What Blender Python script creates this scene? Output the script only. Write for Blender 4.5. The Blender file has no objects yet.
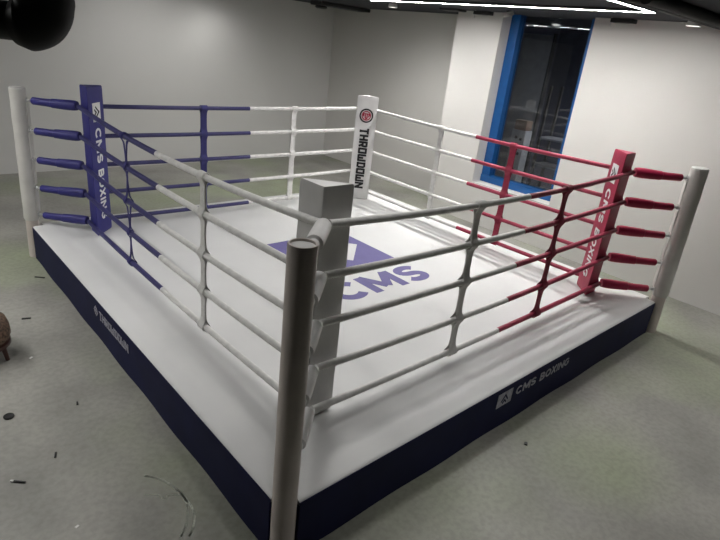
import bpy, bmesh, math, random
from mathutils import Vector, Matrix
random.seed(4)
V = Vector
scene = bpy.context.scene
COL = scene.collection

# ------------------------------------------------------------------ materials
def new_mat(name):
    m = bpy.data.materials.new(name); m.use_nodes = True
    nt = m.node_tree
    return m, nt, nt.nodes['Principled BSDF']

def mat(name, col, rough=.6, metal=0., vary=.06, scale=12., bump=0., bscale=60., spec=.5, stretch=(1,1,1), coat=0.):
    """principled surface with gentle procedural colour variation and optional bump"""
    m, nt, b = new_mat(name)
    tc = nt.nodes.new('ShaderNodeTexCoord')
    mp = nt.nodes.new('ShaderNodeMapping'); mp.inputs['Scale'].default_value = stretch
    nt.links.new(tc.outputs['Object'], mp.inputs['Vector'])
    n = nt.nodes.new('ShaderNodeTexNoise'); n.inputs['Scale'].default_value = scale; n.inputs['Detail'].default_value = 5
    nt.links.new(mp.outputs[0], n.inputs['Vector'])
    r = nt.nodes.new('ShaderNodeValToRGB')
    lo = [max(0, c*(1-vary*2)) for c in col]; hi = [min(1, c*(1+vary*2)) for c in col]
    r.color_ramp.elements[0].position = .3; r.color_ramp.elements[1].position = .7
    r.color_ramp.elements[0].color = (*lo, 1); r.color_ramp.elements[1].color = (*hi, 1)
    nt.links.new(n.outputs['Fac'], r.inputs[0]); nt.links.new(r.outputs[0], b.inputs['Base Color'])
    b.inputs['Roughness'].default_value = rough; b.inputs['Metallic'].default_value = metal
    b.inputs['Specular IOR Level'].default_value = spec; b.inputs['Coat Weight'].default_value = coat
    if bump:
        n2 = nt.nodes.new('ShaderNodeTexNoise'); n2.inputs['Scale'].default_value = bscale; n2.inputs['Detail'].default_value = 4
        nt.links.new(mp.outputs[0], n2.inputs['Vector'])
        bp = nt.nodes.new('ShaderNodeBump'); bp.inputs['Strength'].default_value = bump; bp.inputs['Distance'].default_value = .01
        nt.links.new(n2.outputs['Fac'], bp.inputs['Height']); nt.links.new(bp.outputs[0], b.inputs['Normal'])
    return m

def emit(name, col, strength):
    m, nt, b = new_mat(name)
    b.inputs['Base Color'].default_value = (*col, 1)
    b.inputs['Emission Color'].default_value = (*col, 1); b.inputs['Emission Strength'].default_value = strength
    return m

def floor_mat():
    m, nt, b = new_mat('stained concrete'); L = nt.links.new
    tc = nt.nodes.new('ShaderNodeTexCoord')
    def noise(s, d, off=0):
        mp = nt.nodes.new('ShaderNodeMapping'); mp.inputs['Location'].default_value = (off, off*.7, 0)
        L(tc.outputs['Object'], mp.inputs[0])
        n = nt.nodes.new('ShaderNodeTexNoise'); n.inputs['Scale'].default_value = s; n.inputs['Detail'].default_value = d
        L(mp.outputs[0], n.inputs['Vector']); return n
    def ramp(src, a, ca, c, cc):
        r = nt.nodes.new('ShaderNodeValToRGB'); r.color_ramp.elements[0].position = a; r.color_ramp.elements[1].position = c
        r.color_ramp.elements[0].color = (*ca, 1); r.color_ramp.elements[1].color = (*cc, 1); L(src, r.inputs[0]); return r
    base = ramp(noise(1.1, 6).outputs['Fac'], .3, (.205,.202,.184), .70, (.365,.356,.322))
    green = ramp(noise(.55, 3, 5.3).outputs['Fac'], .45, (0,0,0), .66, (1,1,1))
    mx = nt.nodes.new('ShaderNodeMix'); mx.data_type = 'RGBA'
    L(green.outputs[0], mx.inputs[0]); L(base.outputs[0], mx.inputs[6]); mx.inputs[7].default_value = (.290,.320,.220,1)
    fine = ramp(noise(26, 5, 2).outputs['Fac'], .35, (.9,.9,.9), .6, (1.05,1.05,1.05))
    mm = nt.nodes.new('ShaderNodeMix'); mm.data_type = 'RGBA'; mm.blend_type = 'MULTIPLY'; mm.inputs[0].default_value = 1
    L(mx.outputs[2], mm.inputs[6]); L(fine.outputs[0], mm.inputs[7]); L(mm.outputs[2], b.inputs['Base Color'])
    rr = ramp(noise(1.7, 4, 9).outputs['Fac'], .3, (.38,)*3, .7, (.6,)*3); L(rr.outputs[0], b.inputs['Roughness'])
    bp = nt.nodes.new('ShaderNodeBump'); bp.inputs['Strength'].default_value = .08; bp.inputs['Distance'].default_value = .01
    L(noise(40, 4).outputs['Fac'], bp.inputs['Height']); L(bp.outputs[0], b.inputs['Normal'])
    return m

M = dict(
    floor=floor_mat(),
    wall=mat('painted wall', (.64,.625,.60), .85, vary=.012, scale=.8, bump=.03),
    wall_grey=mat('grey painted wall', (.62,.615,.60), .85, vary=.015, scale=.8, bump=.03),
    wall_dim=mat('unseen wall darkened against bounce', (.10,.10,.10), .85, vary=.02, scale=.8),  # for walls out of view, darkened to cut bounce onto the near faces
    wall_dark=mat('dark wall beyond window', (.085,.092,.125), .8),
    ceiling=mat('dark painted ceiling', (.024,.026,.031), .95, vary=.12, scale=1.5),
    canvas=mat('white canvas', (.69,.69,.685), .62, vary=.012, scale=2.5, bump=.10, bscale=14),
    print=mat('violet canvas ink', (.125,.108,.29), .6, vary=.03),
    print_white=mat('white canvas ink', (.69,.69,.685), .6, vary=.01),
    navy=mat('navy vinyl', (.007,.009,.045), .65, spec=.22, vary=.08, scale=4, bump=.12, bscale=5),
    grey_ink=mat('grey ink', (.36,.36,.42), .6, vary=.15, scale=40),
    white_vinyl=mat('white vinyl', (.74,.73,.72), .42, vary=.03, scale=6, bump=.08, bscale=25),
    blue_vinyl=mat('blue vinyl', (.030,.028,.19), .55, vary=.06, scale=6, bump=.10, bscale=25),
    red_vinyl=mat('crimson vinyl', (.40,.018,.066), .42, vary=.06, scale=6, bump=.10, bscale=25),
    white_rope=mat('white rope cover', (.74,.73,.71), .55, vary=.05, scale=20, bump=.25, bscale=70),
    blue_rope=mat('blue rope cover', (.036,.034,.135), .5, vary=.08, scale=20, bump=.25, bscale=70),
    red_rope=mat('crimson rope cover', (.31,.022,.060), .5, vary=.08, scale=20, bump=.25, bscale=70),
    white_web=mat('white webbing', (.70,.69,.67), .7, vary=.04, scale=30, bump=.3, bscale=160),
    blue_web=mat('blue webbing', (.032,.030,.16), .7, vary=.06, scale=30, bump=.3, bscale=160),
    red_web=mat('crimson webbing', (.27,.018,.048), .7, vary=.06, scale=30, bump=.3, bscale=160),
    sleeve=mat('off white sleeve vinyl', (.62,.605,.575), .5, vary=.05, scale=5, bump=.12, bscale=18),
    post=mat('white painted steel', (.62,.555,.515), .42, vary=.04, scale=5),
    cap=mat('pale post cap', (.66,.65,.63), .6),
    metal=mat('zinc steel', (.55,.55,.56), .35, metal=.9),
    black_ink=mat('black ink', (.012,.012,.014), .5),
    white_ink=mat('white ink', (.82,.82,.82), .5, vary=.01),
    red_ink=mat('red ink', (.42,.02,.06), .5),
    dark_cord=mat('dark seam', (.02,.02,.022), .7),
    blue_frame=mat('blue painted frame', (.006,.085,.28), .4, vary=.04),
    pipe=mat('black pipe lagging', (.008,.008,.009), .62, spec=.25, vary=.2, scale=8, bump=.15, bscale=9),
    fixture=mat('black metal fixture', (.02,.02,.022), .5),
    chalk=mat('chalk', (.62,.64,.56), .95, vary=.2, scale=60),
    black=mat('black plastic', (.012,.012,.012), .4),
    scrap=mat('white scrap', (.75,.75,.73), .6),
    rattan=mat('brown patterned fabric', (.12,.075,.05), .8, vary=.4, scale=55, bump=.5, bscale=70),
    wood=mat('dark reddish wood', (.06,.025,.02), .4, vary=.2, scale=10, stretch=(1,1,.15)),
    slate=mat('slate grey panel', (.20,.21,.235), .6),
    pale=mat('pale panel', (.30,.31,.33), .5),
    brown=mat('brown board', (.13,.08,.055), .6, vary=.15, scale=14),
    led=emit('led tube', (1.0,.985,.96), 215.0),
    lamp=emit('downlight lens', (1.0,.985,.96), 9.0),
)
def glass():
    m, nt, b = new_mat('window glass')
    out = nt.nodes['Material Output']
    gl = nt.nodes.new('ShaderNodeBsdfGlossy'); gl.inputs['Roughness'].default_value = .02
    tr = nt.nodes.new('ShaderNodeBsdfTransparent'); tr.inputs[0].default_value = (.80,.82,.84,1)
    fr = nt.nodes.new('ShaderNodeFresnel'); fr.inputs['IOR'].default_value = 1.5
    mx = nt.nodes.new('ShaderNodeMixShader')
    nt.links.new(fr.outputs[0], mx.inputs[0]); nt.links.new(tr.outputs[0], mx.inputs[1]); nt.links.new(gl.outputs[0], mx.inputs[2])
    nt.links.new(mx.outputs[0], out.inputs[0])
    return m
M['glass'] = glass()

# ------------------------------------------------------------------ builders
def obj(name, bm, m, parent=None, smooth=True, label=None, angle=40):
    bmesh.ops.recalc_face_normals(bm, faces=bm.faces)
    me = bpy.data.meshes.new(name)
    org = V(parent['_o']) if parent is not None else V((0,0,0))
    if parent is not None: bm.transform(Matrix.Translation(-org))
    if smooth:
        for f in bm.faces: f.smooth = True
        lim = math.radians(angle)
        for e in bm.edges:
            if len(e.link_faces) == 2 and e.calc_face_angle(0) > lim: e.smooth = False
    bm.to_mesh(me); bm.free()
    me.materials.append(m)
    o = bpy.data.objects.new(name, me); COL.objects.link(o)
    if parent is not None:
        o.parent = parent if parent.type == 'EMPTY' else parent
        o['_o'] = tuple(org)
    else: o['_o'] = (0,0,0)
    if label: o['label'] = label
    return o

def single(name, bm, m, loc, label, cat, group=None, smooth=True, kind=None):
    """a thing that is one mesh, with its origin at loc"""
    bm.transform(Matrix.Translation(-V(loc)))
    o = obj(name, bm, m, None, smooth); o.location = loc
    o['_o'] = tuple(loc)
    tag(o, label, cat, group)
    if kind: o['kind'] = kind
    return o

def tag(o, label, cat, group=None):
    o['label'] = label; o['category'] = cat
    if group: o['group'] = group

def thing(name, label, cat, loc, group=None):
    o = bpy.data.objects.new(name, None); COL.objects.link(o); o.location = loc
    o.empty_display_size = .1
    o['_o'] = tuple(loc); tag(o, label, cat, group)
    return o

def struct(name, bm, m, smooth=False):
    o = obj(name, bm, m, None, smooth); o['kind'] = 'structure'; return o

def B(): return bmesh.new()

def box(bm, a, b, bevel=0, mtx=None):
    a, b = V(a), V(b)
    r = bmesh.ops.create_cube(bm, size=1)
    vs = r['verts']
    for v in vs:
        v.co = V(((a.x+b.x)/2 + v.co.x*abs(b.x-a.x), (a.y+b.y)/2 + v.co.y*abs(b.y-a.y), (a.z+b.z)/2 + v.co.z*abs(b.z-a.z)))
    if bevel:
        es = list({e for v in vs for e in v.link_edges})
        rr = bmesh.ops.bevel(bm, geom=es, offset=bevel, segments=2, affect='EDGES', profile=.6)
        vs = list({v for f in rr['faces'] for v in f.verts} | {v for v in vs if v.is_valid})
    if mtx is not None:
        for v in vs: v.co = mtx @ v.co
    return vs

def frame_of(d):
    d = d.normalized(); up = V((0,0,1)) if abs(d.z) < .95 else V((1,0,0))
    x = d.cross(up).normalized(); y = x.cross(d).normalized()
    return x, y

def tube(bm, pts, rad, seg=12, cap=True):
    """tube along points; rad a number or a list"""
    pts = [V(p) for p in pts]
    n = len(pts); rs = rad if isinstance(rad, (list, tuple)) else [rad]*n
    rings = []; x = None
    for i, p in enumerate(pts):
        a = pts[max(i-1, 0)]; b = pts[min(i+1, n-1)]
        if (b-a).length < 1e-6: d = dprev
        else: d = (b-a).normalized()
        dprev = d
        if x is None: x, y = frame_of(d)
        else:
            x = (x - d*x.dot(d)).normalized(); y = x.cross(d).normalized()
        rings.append([bm.verts.new(p + (x*math.cos(2*math.pi*k/seg) + y*math.sin(2*math.pi*k/seg))*rs[i]) for k in range(seg)])
    for i in range(n-1):
        for k in range(seg):
            bm.faces.new((rings[i][k], rings[i][(k+1) % seg], rings[i+1][(k+1) % seg], rings[i+1][k]))
    if cap:
        bm.faces.new(rings[0]); bm.faces.new(rings[-1])

def rev(bm, base, axis, prof, seg=24, cap=True):
    """profile [(r, h)...] revolved about axis from base"""
    base = V(base); axis = V(axis).normalized(); x, y = frame_of(axis); rings = []
    for r, h in prof:
        c = base + axis*h
        if r < 1e-5: rings.append([bm.verts.new(c)])
        else: rings.append([bm.verts.new(c + (x*math.cos(2*math.pi*k/seg) + y*math.sin(2*math.pi*k/seg))*r) for k in range(seg)])
    for A, C in zip(rings, rings[1:]):
        for k in range(seg):
            q = [A[k % len(A)], A[(k+1) % len(A)], C[(k+1) % len(C)], C[k % len(C)]]
            u = []
            for v in q:
                if v not in u: u.append(v)
            if len(u) > 2: bm.faces.new(u)
    if not cap: bmesh.ops.remove_doubles(bm, verts=bm.verts, dist=1e-5)
    for R in (rings[0], rings[-1]) if cap else ():
        if len(R) > 2: bm.faces.new(R)

def slab(bm, pts, n, t):
    """extruded polygon: pts (3D, coplanar), thickness t along n"""
    n = V(n).normalized()
    a = [bm.verts.new(V(p)) for p in pts]; b = [bm.verts.new(V(p) + n*t) for p in pts]
    bm.faces.new(a); bm.faces.new(b[::-1])
    k = len(a)
    for i in range(k): bm.faces.new((a[i], a[(i+1) % k], b[(i+1) % k], b[i]))

class Plane2:
    """2-D drawing frame on a surface: origin, reading direction u, up v, outward normal n"""
    def __init__(s, o, u, v): s.o, s.u, s.v = V(o), V(u).normalized(), V(v).normalized(); s.n = s.u.cross(s.v)
    def p(s, x, y): return s.o + s.u*x + s.v*y
    def poly(s, bm, pts, t=.0015): slab(bm, [s.p(*q) for q in pts], s.n, t)
    def bar(s, bm, a, b, w, t=.0015):
        a, b = V((*a, 0)), V((*b, 0)); d = (b-a).normalized(); m = V((-d.y, d.x, 0))*w/2
        s.poly(bm, [(q.x, q.y) for q in (a-m, b-m, b+m, a+m)], t)
    def ring(s, bm, c, r0, r1, seg=32, t=.0015):
        for k in range(seg):
            a, b = 2*math.pi*k/seg, 2*math.pi*(k+1)/seg
            s.poly(bm, [(c[0]+r*math.cos(q), c[1]+r*math.sin(q)) for r, q in ((r0,a),(r1,a),(r1,b),(r0,b))], t)

def arc(cx, cy, rx, ry, a0, a1, n=16):
    return [(cx+rx*math.cos(math.radians(a0+(a1-a0)*i/n)), cy+ry*math.sin(math.radians(a0+(a1-a0)*i/n))) for i in range(n+1)]
STROKES = {  # width, polylines in a cell one unit high; strokes are .2 thick
    'C': (.95, [arc(.5,.5,.40,.40,42,318,24)]),
    'G': (1.0, [arc(.5,.5,.40,.40,42,335,24) + [(.88,.47),(.55,.47)]]),
    'O': (1.02, [arc(.51,.5,.41,.40,0,360,28)]),
    'S': (.85, [arc(.43,.70,.30,.20,25,270,14) + arc(.43,.30,.30,.20,90,-155,14)]),
    'M': (1.12, [[(.1,0),(.1,1)], [(.12,.98),(.56,.22)], [(.56,.22),(1.0,.98)], [(1.02,0),(1.02,1)]]),
    'B': (.88, [[(.1,0),(.1,1)], [(.1,.9)] + arc(.48,.705,.22,.195,90,-90,10) + [(.1,.51)], [(.1,.51)] + arc(.50,.305,.26,.205,90,-90,10) + [(.1,.10)]]),
    'X': (.9, [[(.08,0),(.82,1)], [(.08,1),(.82,0)]]),
    'I': (.28, [[(.14,0),(.14,1)]]),
    'N': (.96, [[(.1,0),(.1,1)], [(.12,.96),(.84,.04)], [(.86,0),(.86,1)]]),
}
def stroke_text(bm, pl, txt, x0, x1, y0, y1, w=.2, t=.0015, gap=.14):
    """bold lettering drawn as strokes into the rectangle x0..x1, y0..y1 of a drawing frame"""
    tot = sum(STROKES[c][0] for c in txt) + gap*(len(txt)-1); sx, sy = (x1-x0)/tot, (y1-y0); cx = 0
    for c in txt:
        for li, line in enumerate(STROKES[c][1]):
            nrm = []
            for i in range(len(line)):
                a, b = line[max(i-1,0)], line[min(i+1,len(line)-1)]; d = V((b[0]-a[0], b[1]-a[1], 0))
                if d.length < 1e-6: d = V((1,0,0))
                d.normalize(); nrm.append((-d.y*w/2, d.x*w/2))
            for i in range(len(line)-1):
                (ax, ay), (bx, by), m, q = line[i], line[i+1], nrm[i], nrm[i+1]
                if abs(ax-bx)+abs(ay-by) < 1e-6: continue
                pl.poly(bm, [(x0+(cx+u)*sx, y0+v*sy) for u, v in ((ax-m[0],ay-m[1]),(bx-q[0],by-q[1]),(bx+q[0],by+q[1]),(ax+m[0],ay+m[1]))], t*(1+.25*li))
        cx += STROKES[c][0] + gap

GLYPH = {  # block letters in a 4 x 6 cell
    'T': [((0,5.4),(4,5.4)), ((2,0),(2,6)), ((1.1,.25),(2.9,.25))],
    'H': [((.6,0),(.6,6)), ((3.4,0),(3.4,6)), ((0,3),(4,3))],
    'R': [((.6,0),(.6,6)), ((0,5.4),(3.6,5.4)), ((3.4,3),(3.4,5.6)), ((0,2.7),(3.9,2.7)), ((2,2.7),(3.4,0))],
    'O': [((.6,.3),(.6,5.7)), ((3.4,.3),(3.4,5.7)), ((.1,5.4),(3.9,5.4)), ((.1,.6),(3.9,.6))],
    'W': [((.6,.2),(.6,6)), ((4.4,.2),(4.4,6)), ((2.5,.2),(2.5,4)), ((.2,.6),(4.8,.6))],
    'D': [((.9,0),(.9,6)), ((3.5,.7),(3.5,5.3)), ((0,5.4),(3.6,5.4)), ((0,.6),(3.6,.6))],
    'N': [((.6,0),(.6,6)), ((3.8,0),(3.8,6)), ((.7,5.6),(3.7,.4))],
}
def block_text(bm, pl, txt, x0, x1, y0, y1, w=1.15, t=.0015):
    adv = [5.6 if c == 'W' else (5.0 if c == 'N' else 4.6) for c in txt]; tot = sum(adv) - .5
    sx, sy = (x1-x0)/tot, (y1-y0)/6; cx = 0
    for c, a in zip(txt, adv):
        for li, (p, q) in enumerate(GLYPH[c]):
            d = V((q[0]-p[0], q[1]-p[1], 0)); d.normalize(); m = V((-d.y, d.x, 0))*w/2
            pts = [(p[0]-m.x, p[1]-m.y), (q[0]-m.x, q[1]-m.y), (q[0]+m.x, q[1]+m.y), (p[0]+m.x, p[1]+m.y)]
            pl.poly(bm, [(x0+(cx+u)*sx, y0+v*sy) for u, v in pts], t*(1+.12*li))
        cx += a

def chevrons(bm, pl, c, s, t, which):
    """two nested upward chevrons of overall size s"""
    for w, dy in (((.34, .10), (.19, -.16))[which],):
        x, y = c[0], c[1] + dy*s
        pl.bar(bm, (x-w*s, y-w*s*.75), (x+.04*s, y+w*s*.55), .10*s, t)
        pl.bar(bm, (x+w*s, y-w*s*.75), (x-.04*s, y+w*s*.55), .10*s, t)

# ------------------------------------------------------------------ dimensions (metres)
S = 4.80            # platform side
H = .369            # canvas height
D = .4614           # rope square inset
ROPE_Z = [1.6686 - .2964*i for i in range(5)]
CEIL = 3.14
WX, WY = 6.05, 8.40 # right wall, left wall
RX = 6.87           # recessed stretch of right wall
CORN = {'N': (0,0,1,1), 'R': (S,0,-1,1), 'L': (0,S,1,-1), 'F': (S,S,-1,-1)}
def rope_corner(k):
    x, y, sx, sy = CORN[k]
    dx, dy = {'N': (D+.016, D-.016), 'L': (D-.011, D-.011)}.get(k, (D, D))
    return V((x+sx*dx, y+sy*dy, 0))
def inward(k): return V((CORN[k][2], CORN[k][3], 0)).normalized()

# ------------------------------------------------------------------ setting
X0, Y0 = -4.5, -4.0
bm = B(); box(bm, (X0-.2, Y0-.2, -.15), (9.0, WY+.2, 0)); struct('floor', bm, M['floor'])
bm = B(); box(bm, (X0-.2, Y0-.2, CEIL), (9.0, WY+.2, CEIL+.15)); struct('ceiling', bm, M['ceiling'])
bm = B(); box(bm, (X0-.2, WY, 0), (RX+.2, WY+.2, CEIL)); struct('wall_left', bm, M['wall_grey'])
bm = B(); box(bm, (RX, 4.36, 0), (RX+.2, WY, CEIL)); struct('wall_recess', bm, M['wall'])
wy0, wy1, wz0 = 2.13, 3.53, .66
bm = B()
box(bm, (WX, wy1, 0), (WX+.40, 4.36, CEIL))
box(bm, (WX+.40, 4.16, 0), (RX+.2, 4.36, CEIL))
box(bm, (WX, Y0-.2, 0), (WX+.40, wy0, CEIL))
box(bm, (WX, wy0, 0), (WX+.40, wy1, wz0))
struct('wall_right', bm, M['wall'])
bm = B(); box(bm, (X0-.2, Y0-.2, 0), (WX, Y0, CEIL)); struct('wall_near', bm, M['wall_dim'])
bm = B(); box(bm, (X0-.2, Y0, 0), (X0, WY, CEIL)); struct('wall_behind', bm, M['wall_dim'])
# room seen through the window
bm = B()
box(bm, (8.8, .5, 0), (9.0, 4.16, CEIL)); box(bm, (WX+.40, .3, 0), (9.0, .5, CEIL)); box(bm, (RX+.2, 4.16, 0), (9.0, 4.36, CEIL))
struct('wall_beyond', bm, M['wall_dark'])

# window: deep blue frame and one pane
fx0, fx1 = WX+.22, WX+.37
bm = B(); box(bm, (fx0+.09, wy0+.02, wz0+.02), (fx0+.10, wy1-.02, CEIL-.01))
win = obj('window_1', bm, M['glass'], None, False); win['kind'] = 'structure'
bm = B()
box(bm, (fx0, wy1-.15, wz0), (fx1, wy1, CEIL), .004)
box(bm, (fx0, wy0, wz0), (fx1, wy0+.15, CEIL), .004)
obj('frame', bm, M['blue_frame'], win, False)
bm = B(); box(bm, (fx0-.015, wy0, wz0), (fx1, wy1, wz0+.11), .006); obj('sill', bm, M['blue_frame'], win, False)

# things in the room beyond the glass
t = thing('partition', 'grey slate partition panel standing at left behind the window glass', 'partition', (7.3, 3.75, 0))
bm = B(); box(bm, (7.28, 3.36, 0), (7.32, 4.15, 2.95), .004); obj('panel', bm, M['slate'], t)
bm = B(); box(bm, (7.26, 3.34, 0), (7.34, 3.37, 2.98), .003); obj('edge_trim', bm, M['fixture'], t)
t = thing('locker', 'pale metal box with dark round holes, low behind the window glass', 'locker', (7.15, 3.5, 0))
bm = B(); box(bm, (7.05, 3.36, 0), (7.25, 3.62, 1.46), .006); obj('body', bm, M['pale'], t)
for yy, zz in ((3.43,1.32),(3.52,1.34),(3.42,1.20),(3.51,1.21),(3.43,1.08),(3.53,1.05)):
    bm = B(); rev(bm, (7.05, yy, zz), (-1,0,0), [(.026,0),(.026,.008),(.018,.010)], 14); obj('hole', bm, M['black'], t)
t = single('carton', (lambda b: (box(b, (7.06,3.38,1.46),(7.24,3.60,1.62),.006), b)[1])(B()), M['brown'], (7.15,3.49,1.46), 'brown carton on top of the pale box behind the glass', 'box')
t = thing('rack', 'dark steel storage rack with plank shelves behind the window glass', 'shelf', (7.6, 2.8, 0))
for y in (2.15, 3.3):
    for x in (7.42, 7.78):
        bm = B(); box(bm, (x-.02, y-.02, 0), (x+.02, y+.02, 2.2), .003); obj('upright', bm, M['fixture'], t)
for z in (.45, .9, 1.35):
    bm = B(); box(bm, (7.40, 2.13, z), (7.80, 3.32, z+.03), .003); obj('shelf', bm, M['slate'], t)

# ------------------------------------------------------------------ lamps (LED tubes, spots, and unseen spots added as fill)
G_LED = 'led tubes on the ceiling'
def led(a, b, label):
    a, b = V(a), V(b); d = (b-a).normalized(); sd = V((-d.y, d.x, 0)); up = V((0,0,1))
    t = thing('ceiling_light', label, 'ceiling light', (a+b)/2, G_LED)
    bm = B()                                                 # channel: top and two cheeks
    for o0, o1, z0, z1 in ((-.024,.024,.012,.030),(-.024,-.0185,-.001,.012),(.0185,.024,-.001,.012)):
        slab(bm, [a + sd*o0 + up*z0, b + sd*o0 + up*z0, b + sd*o1 + up*z0, a + sd*o1 + up*z0], up, z1-z0)
    obj('housing', bm, M['fixture'], t, False)
    bm = B(); slab(bm, [a - sd*.018, b - sd*.018, b + sd*.018, a + sd*.018], up, .011); obj('diffuser', bm, M['led'], t, False)
lz = CEIL-.030
lx0, lx1, ly0, ly1 = 1.60, 4.78, .90, 4.55
led((lx1, ly0+.03, lz), (lx1, 5.0, lz), 'long led tube light running along the ceiling beside the window wall')
led((3.75, ly0, lz), (lx1+.02, ly0, lz), 'led tube light meeting the long one at a corner, top right')
led((-1.9, 2.0, lz), (-1.9, 6.0, lz), 'led tube light over the open floor on the left')
def spot(p, label, lit=True, tilt=(0,0,-1), power=0, cone=120, blend=.6):
    t = thing('downlight', label, 'spotlight', p, 'small round ceiling spotlights')
    p = V(p); ax = V(tilt).normalized()
    bm = B(); rev(bm, p, (0,0,1), [(.03,-.03),(.03,.0)], 14); obj('mount', bm, M['fixture'], t)
    q = p + V((0,0,-.03))
    bm = B(); rev(bm, q, ax, [(.055,-.02),(.065,-.01),(.075,.035),(.066,.037),(.06,.02)], 20); obj('can', bm, M['cap'], t)
    bm = B(); rev(bm, q, ax, [(.059,.021),(.0,.026)], 20); obj('lens', bm, M['lamp'] if lit else M['cap'], t)
    if power:
        ld = bpy.data.lights.new('lamp_beam', 'SPOT'); ld.energy = power; ld.spot_size = math.radians(cone); ld.spot_blend = blend; ld.shadow_soft_size = .16
        ld.color = (1.0,.985,.96)
        lo = bpy.data.objects.new('lamp_beam', ld); COL.objects.link(lo); lo.parent = t
        lo.location = V((0,0,-.03)) + ax*.06; lo.rotation_euler = ax.to_track_quat('-Z','Y').to_euler()
spot((5.62,.80,CEIL), 'lit round spotlight on dark ceiling at the upper right corner')
spot((5.72,3.22,CEIL), 'small lit spotlight on the ceiling just above the window', tilt=(.3,-.2,-1))
spot((5.35,5.1,CEIL), 'small round spotlight on the ceiling left of the window', power=105, cone=165, blend=1.0)
for x, y, pw, cone, bl, tilt, lab in (
        (3.9, 7.72, 30, 165, 1, (0,0,-1), 'ceiling spotlight close to the grey wall'),
        (2.6, 6.6, 75, 150, 1, (0,.8,-1), 'ceiling spotlight over the floor between ring and grey wall'),
        (-1.35, 2.0, 60, 84, .6, (-.12,0,-1), 'ceiling spotlight over the floor left of the ring, nearer one'),
        (-1.35, 4.6, 60, 84, .6, (-.12,0,-1), 'ceiling spotlight over the floor left of the ring, farther one'),
        (1.6, -1.45, 95, 104, .8, (0,-.12,-1), 'ceiling spotlight over the floor right of the ring, nearer one'),
        (4.7, -1.45, 90, 88, .6, (0,-.10,-1), 'ceiling spotlight over the floor right of the ring, farther one'),
        (2.2, 3.8, 50, 130, .7, (0,0,-1), 'added unseen fill spotlight over the canvas toward the grey wall'),  # this and the next two: unseen spots added to brighten the canvas
        (3.4, 2.0, 46, 130, .7, (0,0,-1), 'added unseen fill spotlight over the middle of the canvas'),
        (1.7, 1.7, 28, 130, .7, (0,0,-1), 'added unseen fill spotlight over the canvas toward the near corner'),
        (.72, .68, 36, 150, .8, (0,0,-1), 'ceiling spotlight right above the near corner pad'),
        (7.7, 1.2, 330, 165, .7, (0,0,-1), 'added unseen fill spotlight in the room behind the window')):  # added out of view to brighten the interior behind the glass
    spot((x, y, CEIL), lab, power=pw, cone=cone, blend=bl, tilt=tilt)
def bracket(y, label):
    t = thing('ceiling_sensor', label, 'sensor', (5.93, y, CEIL), 'rod and plate fittings along the wall top')
    bm = B(); tube(bm, [(5.93,y,CEIL),(5.93,y,CEIL-.10)], .008, 8); obj('rod', bm, M['metal'], t)
    bm = B(); box(bm, (5.86,y-.30,CEIL-.055),(5.98,y-.02,CEIL-.008),.006); obj('plate', bm, M['fixture'], t)
bracket(1.86, 'dark plate with thin rod under the ceiling, right of window')
bracket(3.95, 'dark plate with thin rod under the ceiling, left of window')
t = single('ceiling_vent', (lambda b: (box(b, (5.75,4.15,CEIL-.03),(5.98,4.50,CEIL),.008), b)[1])(B()), M['fixture'], (5.86,4.3,CEIL), 'flat dark vent on the ceiling above pale wall step', 'vent')
# duct along the ceiling, far corner
t = thing('air_duct', 'dark air duct under ceiling near the far wall corner', 'duct', (6.2, 7.4, CEIL))
bm = B(); box(bm, (5.62,7.25,CEIL-.07),(6.86,7.6,CEIL),.02); obj('duct_body', bm, M['fixture'], t)
bm = B(); rev(bm, (5.75,7.42,CEIL-.07), (0,0,-1), [(.10,0),(.12,.03),(.09,.05),(.02,.05)], 18); obj('diffuser_ring', bm, M['fixture'], t)
for (y, z, r), lab in zip(((.62, CEIL-.035, .035), (.40, CEIL-.05, .05)), ('thin dark conduit on the ceiling at the upper right', 'thick black conduit on the ceiling, nearest the right edge')):
    bm = B(); tube(bm, [(3.4,y,z),(6.04,y,z)], r, 12); single('ceiling_conduit', bm, M['pipe'], (4.7,y,z), lab, 'pipe')

# black pipe with elbow, close at the upper left
RR = V((.743,-.661,.107))
pc = V((-.757,.331,0)); r = .080; left = V((-.745,.662,0)).normalized()
t = thing('drain_pipe', 'fat black pipe with elbow hanging from ceiling at upper left', 'pipe', (pc.x, pc.y, CEIL))
bm = B(); tube(bm, [(pc.x,pc.y,CEIL),(pc.x,pc.y,2.62),(pc.x,pc.y,2.572)], r*.93, 28); obj('riser', bm, M['pipe'], t)
bm = B(); pts = []; zc = 2.568; R2 = .062
pts.append(V((pc.x,pc.y,zc+.012)))
for k in range(0, 13):
    a = math.pi/2*k/12
    pts.append(V((pc.x,pc.y,zc-.0)) + left*(R2*(1-math.cos(a))) + V((0,0,-R2*math.sin(a))) + V((0,0,.0)))
pts.append(pts[-1] + left*.02)
n = len(pts); tube(bm, pts, [r*1.03 if i < 2 else r*1.0 for i in range(n-2)] + [r*.92, r*.84], 28); obj('elbow', bm, M['pipe'], t)
bm = B(); tube(bm, [pts[-1]-left*.02, pts[-1]+left*.9], r*.68, 28); obj('branch', bm, M['pipe'], t)
bm = B(); tube(bm, [(pc.x,pc.y,2.576),(pc.x,pc.y,2.598)], r*1.02, 28); obj('collar', bm, M['pipe'], t)

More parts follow.
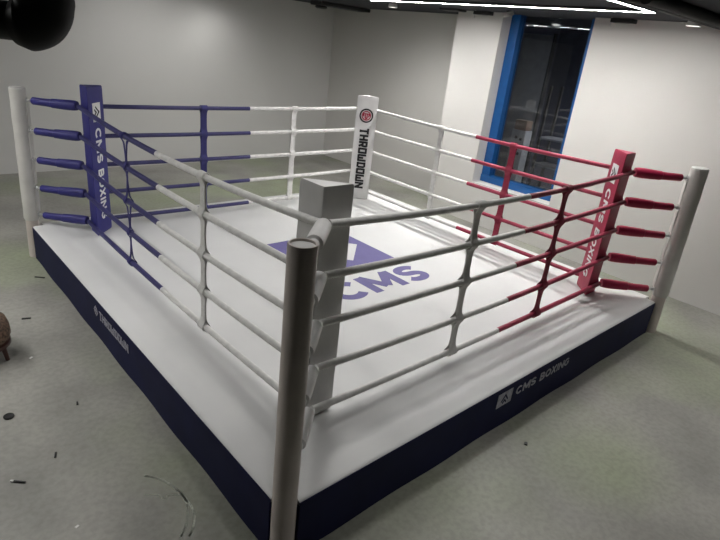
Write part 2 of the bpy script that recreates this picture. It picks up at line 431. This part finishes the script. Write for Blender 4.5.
# ------------------------------------------------------------------ ring platform
plat = thing('ring_platform', 'low square boxing ring platform with white canvas deck and navy skirt', 'boxing ring', (S/2, S/2, 0))
NT = .105            # corner notch for the posts
def deck_z(x, y):
    z = 0
    for u, s, k0 in ((x, y, .9), (y, x, .12), (S-x, y, .2), (S-y, x, .2)):
        if u < .62 and .05 < s < S-.05:
            k = k0*min(1, (s-.05)/.4, (S-.05-s)/.4)
            z += k*(.0045*math.exp(-((u-.17)/.035)**2) + .006*math.exp(-((u-.31)/.05)**2) - .003*math.exp(-((u-.24)/.03)**2) + .004*math.exp(-((u-.50)/.05)**2)) * (1+.25*math.sin(s*3.1+u*7))
    e = min(x, y, S-x, S-y)
    if e < .03: z -= .012*(1-e/.03)**2
    return z
bm = B()
cs = [0, .006, .015, .03, .055, NT]; st = .04
g = cs + [NT + i*(S-2*NT)/116 for i in range(1, 116)] + [S-c for c in reversed(cs)]
grid = {}
def inn(c): return c >= NT-1e-6 and c <= S-NT+1e-6
for i, x in enumerate(g):
    for j, y in enumerate(g):
        if inn(x) or inn(y): grid[i, j] = bm.verts.new((x, y, H + deck_z(x, y)))
for i in range(len(g)-1):
    for j in range(len(g)-1):
        q = [(i,j),(i+1,j),(i+1,j+1),(i,j+1)]
        if all(k in grid for k in q): bm.faces.new([grid[k] for k in q])
# underside so that the deck has a body
top = list(bm.faces)
r_ = bmesh.ops.extrude_face_region(bm, geom=top)
for v in [e for e in r_['geom'] if isinstance(e, bmesh.types.BMVert)]: v.co.z = .335
canvas = obj('canvas', bm, M['canvas'], plat, True, 'white canvas deck printed with a violet logo', 60)
# print on the canvas
cz = H + .0006
pl = Plane2((0,0,cz), (1,0,0), (0,1,0))
bm = B()
pl.poly(bm, [(1.90,2.17),(3.00,2.17),(3.00,3.17),(1.90,3.17)], .0012)
em = obj('canvas_emblem', bm, M['print'], canvas, False, 'violet square printed on the canvas')
bm = B(); pl.poly(bm, [(2.52,2.36),(2.89,2.72),(2.52,3.08),(2.15,2.72)], .0022); obj('emblem_diamond', bm, M['print_white'], canvas, False, 'white diamond inside the violet square')
bm = B(); stroke_text(bm, pl, 'CMS', 1.78, 3.01, 1.63, 1.985, .26, .0014); obj('canvas_lettering', bm, M['print'], canvas, False, 'violet letters printed on the canvas')

def skirt(name, a, b, n):
    """hanging vinyl skirt from a to b, outward n"""
    a, b, n = V(a), V(b), V(n); bm = B(); N = 60; rows = [H-.012, H-.03, .25, .12, .004]
    vs = []
    for z in rows:
        row = []
        for i in range(N+1):
            f = i/N; p = a.lerp(b, f)
            o = .004*math.sin(f*31 + z*4) * (H-z)/H + (.004 if z > H-.02 else .006)
            if z < .01: o += .004
            row.append(bm.verts.new((p.x + n.x*o, p.y + n.y*o, z)))
        vs.append(row)
    for r0, r1 in zip(vs, vs[1:]):
        for i in range(N): bm.faces.new((r0[i], r0[i+1], r1[i+1], r1[i]))
    # body behind the cloth
    back = bmesh.ops.extrude_face_region(bm, geom=list(bm.faces))
    for v in [e for e in back['geom'] if isinstance(e, bmesh.types.BMVert)]: v.co -= n*.022
    return obj(name, bm, M['navy'], plat, True)
e0 = NT
sk_l = skirt('skirt', (0,e0,0), (0,S-e0,0), (-1,0,0))
sk_r = skirt('skirt', (e0,0,0), (S-e0,0,0), (0,-1,0))
skirt('skirt', (S,e0,0), (S,S-e0,0), (1,0,0))
skirt('skirt', (e0,S,0), (S-e0,S,0), (0,1,0))
# lettering on the two skirts in view
pl = Plane2((-.0125, 0, 0), (0,-1,0), (0,0,1))
bm = B(); block_text(bm, pl, 'THROWDOWN', -2.63, -2.00, .222, .298, 1.0, .002)
obj('skirt_lettering', bm, M['grey_ink'], sk_l, False, 'grey lettering on the skirt')
bm = B(); pl.ring(bm, (-2.71,.262), .028, .040, 28, .002); pl.ring(bm, (-2.71,.262), .0, .014, 16, .002)
for a in range(4):
    c_, s_ = math.cos(a*math.pi/2), math.sin(a*math.pi/2); pl.bar(bm, (-2.71+.014*c_,.262+.014*s_), (-2.71+.05*c_,.262+.05*s_), .006, .002)
obj('skirt_emblem', bm, M['grey_ink'], sk_l, False, 'grey round emblem on the skirt')
pl = Plane2((0, -.0125, 0), (1,0,0), (0,0,1))
bm = B(); pl.poly(bm, [(1.86,.205),(2.045,.205),(2.045,.325),(1.86,.325)], .002)
obj('skirt_logo', bm, M['grey_ink'], sk_r, False, 'grey square logo on the skirt')
for tx, x0, x1 in (('CMS', 2.10, 2.38), ('BOXING', 2.44, 2.90)):
    bm = B(); stroke_text(bm, pl, tx, x0, x1, .232, .305, .19, .003)
    obj('skirt_lettering', bm, M['grey_ink'], sk_r, False, 'grey lettering on the skirt')
for q in (0, 1):
    bm = B(); chevrons(bm, Plane2(pl.p(1.9525,.265), (1,0,0), (0,0,1)), (0,0), .125, .004, q); obj('logo_chevron', bm, M['navy'], sk_r, False)

# ------------------------------------------------------------------ posts
POST = dict(  # radius, top offset (towards ring centre), bottom offset, label
    N=(.064, .048, .048, 'dark shaded steel ring post in the foreground with open pale top'),
    L=(.074, .048, .020, 'white sleeved ring post at the left, by the blue pad'),
    R=(.080, .052, .000, 'white ring post at the far right, leaning, by the crimson pad'),
    F=(.070, .048, .048, 'white ring post behind the far white pad'))
def post_axis(k):
    x, y, sx, sy = CORN[k]; r, e1, e0_, lab = POST[k]; n = inward(k)
    c = V((x, y, 0)); return c + n*e0_, c + n*e1 + V((0,0,1.781))
for k in 'NLRF':
    r, e1, e0_, lab = POST[k]; a, b = post_axis(k); ax = (b-a).normalized(); Lh = (b-a).length
    t = thing('ring_post', lab, 'post', a, 'four corner posts of the ring')
    bm = B()
    if k == 'N': rev(bm, a, ax, [(r,0),(r,Lh-.006),(r-.003,Lh),(r-.010,Lh),(r-.012,Lh-.004),(r-.012,Lh-.02)], 40)
    else: rev(bm, a, ax, [(r-.012,0),(r-.012,Lh-.03)], 32)
    pipe = obj('steel_tube', bm, M['post'], t)
    bm = B()
    if k == 'N': rev(bm, a + ax*(Lh-.014), ax, [(r-.0122,0),(r-.0122,.004),(0,.006)], 32)
    else: rev(bm, a + ax*(Lh-.018), ax, [(r-.002,0),(r-.002,.012),(r-.010,.020),(0,.022)], 32)
    obj('top_cap', bm, M['cap'], t)
    if k in 'LRF':
        bm = B(); prof = [(r-.004, .30), (r, .31)]
        for i in range(1, 12):
            h = .31 + (Lh-.02-.31)*i/11; prof += [(r + .0015*math.sin(i*2.3), h)]
        rev(bm, a, ax, [(r-.009,.42)] + [(q, h) for q, h in prof if h > .42] + [(r-.008, Lh-.012)], 32)
        obj('padded_sleeve', bm, M['sleeve'], t)
        # seam flap down the ring side
        n = inward(k); s = V((-n.y, n.x, 0))
        for z0, z1, w in ((.51,.75,.030),(.81,1.045,.026),(1.11,1.34,.033),(1.405,1.635,.028)):
            c0 = a + ax*z0 + n*(r-.004); c1 = a + ax*z1 + n*(r-.004)
            q = s*(.02 if k == 'L' else -.02)
            bm = B(); slab(bm, [c0 + q - s*w, c1 + q - s*w, c1 + q + s*w*.8, c0 + q + s*w*.7], n, .010)
            obj('seam_flap', bm, M['sleeve'], t)

# ------------------------------------------------------------------ corner pads
PADS = dict(N=('white_vinyl', 'white corner pad turned away in shade, behind the foreground post'), L=('blue_vinyl', 'blue corner pad with white logo and vertical lettering'),
            R=('red_vinyl', 'crimson corner pad with white logo and vertical lettering'), F=('white_vinyl', 'white far corner pad with black vertical lettering and round emblem'))
def sharp_round(pts, rad, seg=4):
    out = []
    n = len(pts)
    for i in range(n):
        p, a, b = V(pts[i]), V(pts[i-1]), V(pts[(i+1) % n])
        u, w = (a-p).normalized(), (b-p).normalized()
        for j in range(seg+1):
            f = j/seg; q = (p+u*rad*(1-f)**2 + w*rad*f**2)
            out.append(q)
    return out
ZB = H+.008
for k in 'NLRF':
    m, lab = PADS[k]; n = inward(k); s = V((-n.y, n.x, 0)); c = rope_corner(k)
    t = thing('corner_pad', lab, 'corner pad', c + V((0,0,ZB)), 'triangular pads in the four ring corners')
    ZT = 1.875 if k == 'L' else 1.85
    hw, d1 = (.148, .208) if k == 'N' else (.148, .187); cs_ = .020 if k == 'N' else 0; d0 = d1 - hw
    tri = sharp_round([(d0, -.003, 0), (d1-.004, -hw, 0), (d1, -hw, 0), (d1, hw, 0), (d1-.004, hw, 0), (d0, .003, 0)], .003)
    bm = B(); rows = []
    levels = [(ZB,.93),(ZB+.012,.99),(ZB+.05,1.)] + [(ZB + .05 + (ZT-ZB-.10)*i/8, 1 + .012*math.sin(i*2.1+ord(k))) for i in range(1, 8)] + [(ZT-.05,1.),(ZT-.012,.99),(ZT,.94)]
    cx = (d0+d1)/2
    for z, sc in levels:
        rows.append([bm.verts.new(c + n*(cx+(p.x-cx)*sc) + s*(p.y*sc + cs_) + V((0,0,z))) for p in tri])
    for a, b in zip(rows, rows[1:]):
        for i in range(len(tri)): bm.faces.new((a[i], a[(i+1) % len(tri)], b[(i+1) % len(tri)], b[i]))
    bm.faces.new(rows[0]); bm.faces.new(rows[-1])
    body = obj('pad_cover', bm, M[m], t, True, None, 50)
    if k == 'N': continue
    face = c + n*(d1+.0028)
    pl = Plane2(face, (0,0,-1), n.cross(V((0,0,1)))*-1)
    if (pl.n - n).length > .1: pl = Plane2(face, (0,0,-1), n.cross(V((0,0,1))))
    if k in 'LR':
        for tx, x0, x1 in (('CMS', -1.475, -1.125), ('BOXING', -1.06, -.53)):
            bm = B(); stroke_text(bm, pl, tx, x0, x1, -.055, .055, .21, .0025)
            obj('pad_lettering', bm, M['white_ink'], t, False, 'white vertical lettering')
        bm = B(); pl.poly(bm, [(-1.72,-.075),(-1.54,-.075),(-1.54,.07),(-1.72,.07)], .0025)
        lg = obj('pad_logo', bm, M['white_ink'], t, False, 'white square logo')
        for q in (0, 1):
            bm = B(); chevrons(bm, pl, (-1.63, .0), .155, .004, q); obj('logo_chevron', bm, M['black_ink'], lg, False)
    else:
        bm = B(); block_text(bm, pl, 'THROWDOWN', -1.41, -.535, -.064, .060, 1.4, .0025)
        obj('pad_lettering', bm, M['black_ink'], t, False, 'black vertical lettering')
        pc_ = (-1.585, .0); bm = B(); pl.ring(bm, pc_, .078, .098, 36, .0025)
        lg = obj('pad_emblem', bm, M['black_ink'], t, False, 'black ring emblem with a red centre')
        bm = B(); pl.ring(bm, pc_, .052, .066, 32, .0025); obj('emblem_ring', bm, M['red_ink'], lg, False)
        bm = B()
        pl.poly(bm, [(pc_[0]-.034, pc_[1]-.05), (pc_[0]+.0, pc_[1]-.05), (pc_[0]+.055, pc_[1]), (pc_[0]+.0, pc_[1]+.05), (pc_[0]-.034, pc_[1]+.05)][::-1], .0035)
        obj('emblem_centre', bm, M['red_ink'], lg, False)
        for dy in (-.024, 0, .024):
            bm = B(); pl.bar(bm, (pc_[0]-.02, pc_[1]+dy), (pc_[0]+.022, pc_[1]+dy), .006, .005); obj('emblem_bar', bm, M['white_ink'], lg, False)

# ------------------------------------------------------------------ ropes, straps, turnbuckles
LEVEL = ['topmost', 'second from top', 'middle', 'second from bottom', 'lowest']
SIDES = [  # white end, coloured end, colour, outward normal, words
    ('N', 'L', 'blue', V((-1,0,0)), 'on near left side of ring', (.075,.040,.050,.044,.040), .530, (.335,.690)),
    ('N', 'R', 'red', V((0,-1,0)), 'on near right side of ring', (.055,.042,.032,.042,.022), .515, (.352,.665)),
    ('F', 'L', 'blue', V((0,1,0)), 'on far side by the grey wall', (.016,.012,.010,.014,.012), .500, (.330,.655)),
    ('F', 'R', 'red', V((1,0,0)), 'on far side by the window', (.030,.016,.012,.014,.012), .500, (.365,.645))]
CW = {'blue': 'blue', 'red': 'crimson', 'white': 'white'}
RR_ = .0225
def sagged(a, b, z, f0, f1, sg, n=16):
    out = []
    for i in range(n+1):
        f = f0 + (f1-f0)*i/n
        p = a.lerp(b, f); out.append(V((p.x, p.y, z - sg*4*f*(1-f))))
    return out
for w, c, colr, nout, words, SG, SP, SF in SIDES:
    a, b = rope_corner(w), rope_corner(c); L_ = (b-a).length
    for i, z in enumerate(ROPE_Z):
        t = thing('ring_rope', f'{LEVEL[i]} rope {words}, half white half {CW[colr]}', 'rope', a.lerp(b,.5) + V((0,0,z)), 'ring ropes ' + words)
        e = .036/L_; split = SP + random.uniform(-.008,.008)
        bm = B(); tube(bm, sagged(a, b, z, e, split, SG[i]), RR_*1.03, 14); wh = obj('rope_cover', bm, M['white_rope'], t, True, 'white half of the rope')
        bm = B(); tube(bm, sagged(a, b, z, split+.0005, 1-e, SG[i]), RR_, 14); obj('rope_cover', bm, M[colr+'_rope'], t, True, f'{CW[colr]} half of the rope')
        bm = B(); off = nout*RR_*.52 + V((0,0,-RR_*.67))
        tube(bm, [p + off for p in sagged(a, b, z, e+.004, split-.006, SG[i])], .0045, 6); obj('seam', bm, M['dark_cord'], wh, True, 'dark open seam along the underside')
    # two vertical straps
    for f, cc in ((SF[0], 'white'), (SF[1], colr)):
        base = a.lerp(b, f); d = (b-a).normalized()
        twist = (w, c, cc) == ('N', 'L', 'blue')
        t = thing('rope_strap', f'{CW[cc]} vertical webbing strap tying five ropes {words}', 'strap', base + V((0,0,ROPE_Z[4])), 'vertical straps between the ropes')
        zs = [z - sg*4*f*(1-f) for z, sg in zip(ROPE_Z, SG)]
        r0 = RR_*1.05 + .003
        def prof(z):
            k = min(abs(z-q) for q in zs); return .0035 + r0*math.exp(-(k/.034)**2), wmin + (1-wmin)*math.exp(-(k/.065)**2), k
        up = []; zz = zs[4]
        while zz <= zs[0]+1e-6: up.append(zz); zz += .0148
        path = []
        wbase = (.044 if w == 'N' else .040) if not twist else .022; wmin = .66 if w == 'N' else .92
        for z in up:
            o, wd, k = prof(z); tw = (.020*math.cos((z-zs[0])/.2964*math.pi) if twist else 0); path.append((o, z, wd*wbase, tw))
        for q in range(1, 8):
            an = math.pi*q/8; o = r0+.0035; path.append((o*math.cos(an), zs[0]+o*math.sin(an), wbase, (.016 if twist else 0)*math.cos(an)))
        for z in reversed(up):
            o, wd, k = prof(z); tw = (-.020*math.cos((z-zs[0])/.2964*math.pi) if twist else 0); path.append((-o, z, wd*wbase, tw))
        for q in range(1, 8):
            an = math.pi*q/8; o = r0+.0035; path.append((-o*math.cos(an), zs[4]-o*math.sin(an), wbase, 0))
        bm = B(); N = len(path); rings = []
        for q, (o, z, wd, tw) in enumerate(path):
            o0, z0 = path[q-1][:2]; o1, z1 = path[(q+1) % N][:2]
            tn = V((z1-z0, -(o1-o0), 0)); tn.normalize()      # outward in (n, z)
            P = base + nout*o + d*tw; P.z = z
            Q = P + (nout*tn.x + V((0,0,tn.y)))*.0035
            rings.append([bm.verts.new(P - d*wd), bm.verts.new(P + d*wd), bm.verts.new(Q + d*wd), bm.verts.new(Q - d*wd)])
        for q in range(N):
            A_, B_ = rings[q], rings[(q+1) % N]
            for j in range(4): bm.faces.new((A_[j], A_[(j+1) % 4], B_[(j+1) % 4], B_[j]))
        obj('webbing', bm, M[cc+'_web'], t)
        for z in zs:                                          # stitched collars that grip each rope
            bm = B(); P = base.copy(); P.z = z; h_ = .020 if not twist else .014
            rev(bm, P - d*h_, d, [(.0243,0),(.0262,.001),(.0268,.003),(.0268,2*h_-.003),(.0262,2*h_-.001),(.0243,2*h_),(.0243,h_),(.0243,0)], 18, False)
            obj('rope_collar', bm, M[cc+'_web'], t)

TB = dict(N=('white_vinyl', 'white'), L=('blue_vinyl', 'blue'), R=('red_vinyl', 'crimson'), F=('white_vinyl', 'white'))
WHERE = dict(N='behind the foreground post', L='at the left post', R='at the right post', F='behind the far white pad')
for k in 'NLRF':
    m, word = TB[k]; a, b = post_axis(k); n = inward(k); c = rope_corner(k)
    for i, z in enumerate(ROPE_Z):
        f = z/1.781; pa = a.lerp(b, f); pa.z = z; pa = pa + n*(POST[k][0]+.010)
        pb = V((c.x, c.y, z)) + n*(-.006); d = (pb-pa); Lt = d.length; d.normalize()
        t = thing('turnbuckle', f'{LEVEL[i]} {word} turnbuckle cover {WHERE[k]}', 'turnbuckle', pa, 'turnbuckle covers ' + WHERE[k])
        bm = B(); s0 = .055
        if k == 'N': prof = [(.026,s0),(.030,s0+.01),(.030,Lt*.45),(.044,Lt*.47),(.046,Lt*.6),(.044,Lt-.02),(.036,Lt+.005)]
        else: prof = [(.030,s0),(.036,s0+.008),(.037,Lt*.40),(.039,Lt*.50),(.044,Lt*.51),(.048,Lt*.7),(.050,Lt*.86),(.049,Lt*.95),(.044,Lt+.004)]
        rev(bm, pa, d, prof, 18)
        for v in bm.verts:                                    # cloth sag
            h = (v.co-pa).dot(d); v.co.z -= .004*math.sin(math.pi*min(1,max(0,h/Lt))) 
        obj('cover', bm, M[m], t)
        bm = B(); tube(bm, [pa - d*.006, pa + d*(s0+.004)], .0095, 10); rev(bm, pa + d*.014, d, [(.018,0),(.018,.012)], 6); rev(bm, pa - d*.004, d, [(.024,0),(.024,.005)], 16)
        obj('eye_bolt', bm, M['metal'], t)

# ------------------------------------------------------------------ stool at the left edge and things on the floor
sx, sy = -.825, 2.85
t = thing('stool', 'brown patterned stool on dark wooden legs, cut off by the left edge', 'stool', (sx, sy, 0))
bm = B()
rev(bm, (sx,sy,.15), (0,0,1), [(.16,0),(.20,.01),(.215,.05),(.21,.12),(.195,.17),(.15,.205),(.06,.22),(0,.222)], 30); obj('cushion', bm, M['rattan'], t)
bm = B(); rev(bm, (sx,sy,.11), (0,0,1), [(.20,0),(.208,.006),(.208,.034),(.19,.04)], 30); obj('seat_rail', bm, M['wood'], t)
for an in (-40, 50, 140, 230):
    ca, sa = math.cos(math.radians(an)), math.sin(math.radians(an))
    bm = B(); tube(bm, [(sx+.175*ca,sy+.175*sa,.115),(sx+.195*ca,sy+.195*sa,0)], [.02,.014], 10); obj('leg', bm, M['wood'], t)

def scrap(name, x, y, lx, ly, rot, m, label, h=.012, cat='litter'):
    bm = B(); box(bm, (-lx/2,-ly/2,0), (lx/2,ly/2,h), min(lx,ly,h)*.3, Matrix.Translation((x,y,0)) @ Matrix.Rotation(math.radians(rot), 4, 'Z'))
    return single(name, bm, M[m], (x,y,0), label, cat)
bm = B(); rev(bm, (-.82,1.99,0), (0,0,1), [(.030,0),(.032,.004),(.032,.012),(.028,.015),(.012,.013),(0,.013)], 20); single('bottle_cap', bm, M['black'], (-.82,1.99,0), 'round black cap lying on the floor near left edge', 'cap')
t = thing('marker_pen', 'dark marker pen with white end lying on the lower left floor', 'pen', (-.91,1.34,0))
pd = V((.743,-.661,0)).normalized()
o0 = V((-.91,1.34,.007))
bm = B(); tube(bm, [o0-pd*.02, o0+pd*.045], .0065, 10); obj('barrel', bm, M['black'], t)
bm = B(); tube(bm, [o0-pd*.038, o0-pd*.02], .007, 10); obj('cap', bm, M['scrap'], t)
scrap('cable_clip', -.68, 1.45, .045, .012, 70, 'black', 'small black clip on the floor right of the marker pen', .010, 'clip')
scrap('cable_tie', -.42, 1.90, .035, .012, 75, 'black', 'tiny black scrap on the floor nearest the skirt, left', .008)
scrap('cable_tie', -.41, 3.34, .07, .02, -20, 'black', 'short dark strip on the floor right of the brown stool', .008)
scrap('cable_tie', -.10, 4.17, .10, .018, -42, 'black', 'dark strip on the floor below the left end of skirt', .008)
scrap('bolt', 1.97, -.25, .03, .022, 30, 'black', 'small black bolt on the floor in front of right skirt', .012, 'bolt')
scrap('paper_scrap', -.74, .83, .020, .012, 20, 'scrap', 'tiny white paper scrap at bottom left of the floor', .003)
scrap('paper_scrap', -.53, 2.67, .028, .016, 35, 'scrap', 'tiny white paper scrap on the floor beside the stool leg', .003)
scrap('paper_scrap', -.795, 2.52, .035, .025, 10, 'scrap', 'white paper scrap at the very left edge of floor', .003)

def stroke(pts, w):
    bm = B(); pts = [V((x, y, 0)) for x, y in pts]
    for i in range(len(pts)-1):
        a, b = pts[i], pts[i+1]; d = (b-a).normalized(); m = V((-d.y, d.x, 0))*w/2
        slab(bm, [a-m-d*w*.3, b-m+d*w*.3, b+m+d*w*.3, a+m-d*w*.3], (0,0,1), .0012)
    return bm
t = thing('chalk_scribble', 'pale looping chalk scribble on the floor near the skirt, bottom left', 'chalk mark', (-.25,.70,0))
for pts, w in (([(-.312,.981),(-.276,.944),(-.245,.895),(-.22,.834),(-.209,.769),(-.199,.711)], .014),
               ([(-.199,.711),(-.201,.654),(-.223,.595),(-.256,.532),(-.298,.48),(-.331,.45)], .013),
               ([(-.199,.690),(-.191,.609),(-.206,.539),(-.235,.489),(-.271,.446),(-.294,.429)], .012),
               ([(-.37,.84),(-.33,.813),(-.297,.787),(-.305,.744),(-.28,.734),(-.27,.768),(-.249,.747),(-.216,.73)], .008)):
    # smooth the polyline
    for _ in range(2):
        q = [pts[0]]
        for a, b in zip(pts, pts[1:]): q += [(a[0]*.75+b[0]*.25, a[1]*.75+b[1]*.25), (a[0]*.25+b[0]*.75, a[1]*.25+b[1]*.75)]
        pts = q + [pts[-1]]
    obj('chalk_stroke', stroke(pts, w), M['chalk'], t, False)

# ------------------------------------------------------------------ world and camera
w = bpy.data.worlds.new('world'); scene.world = w; w.use_nodes = True
w.node_tree.nodes['Background'].inputs[0].default_value = (0,0,0,1)
cam = bpy.data.cameras.new('camera'); co = bpy.data.objects.new('camera', cam); COL.objects.link(co)
cam.sensor_fit = 'HORIZONTAL'; cam.sensor_width = 36; cam.lens = 547.76/720*36; cam.clip_start = .02
R = Matrix(((.74304665,.18448637,-.64330899),(-.66069565,.35532672,-.6612293),(.10659708,.91635566,.38591367)))
mw = R.to_4x4(); mw.translation = (-1.2504,-1.6357,2.5668); co.matrix_world = mw
scene.camera = co
scene.view_settings.view_transform = 'Standard'; scene.view_settings.look = 'None'
scene.view_settings.gamma = 1; scene.view_settings.use_curve_mapping = False
scene.view_settings.exposure = 0.0
for o in bpy.data.objects:
    if '_o' in o: del o['_o']
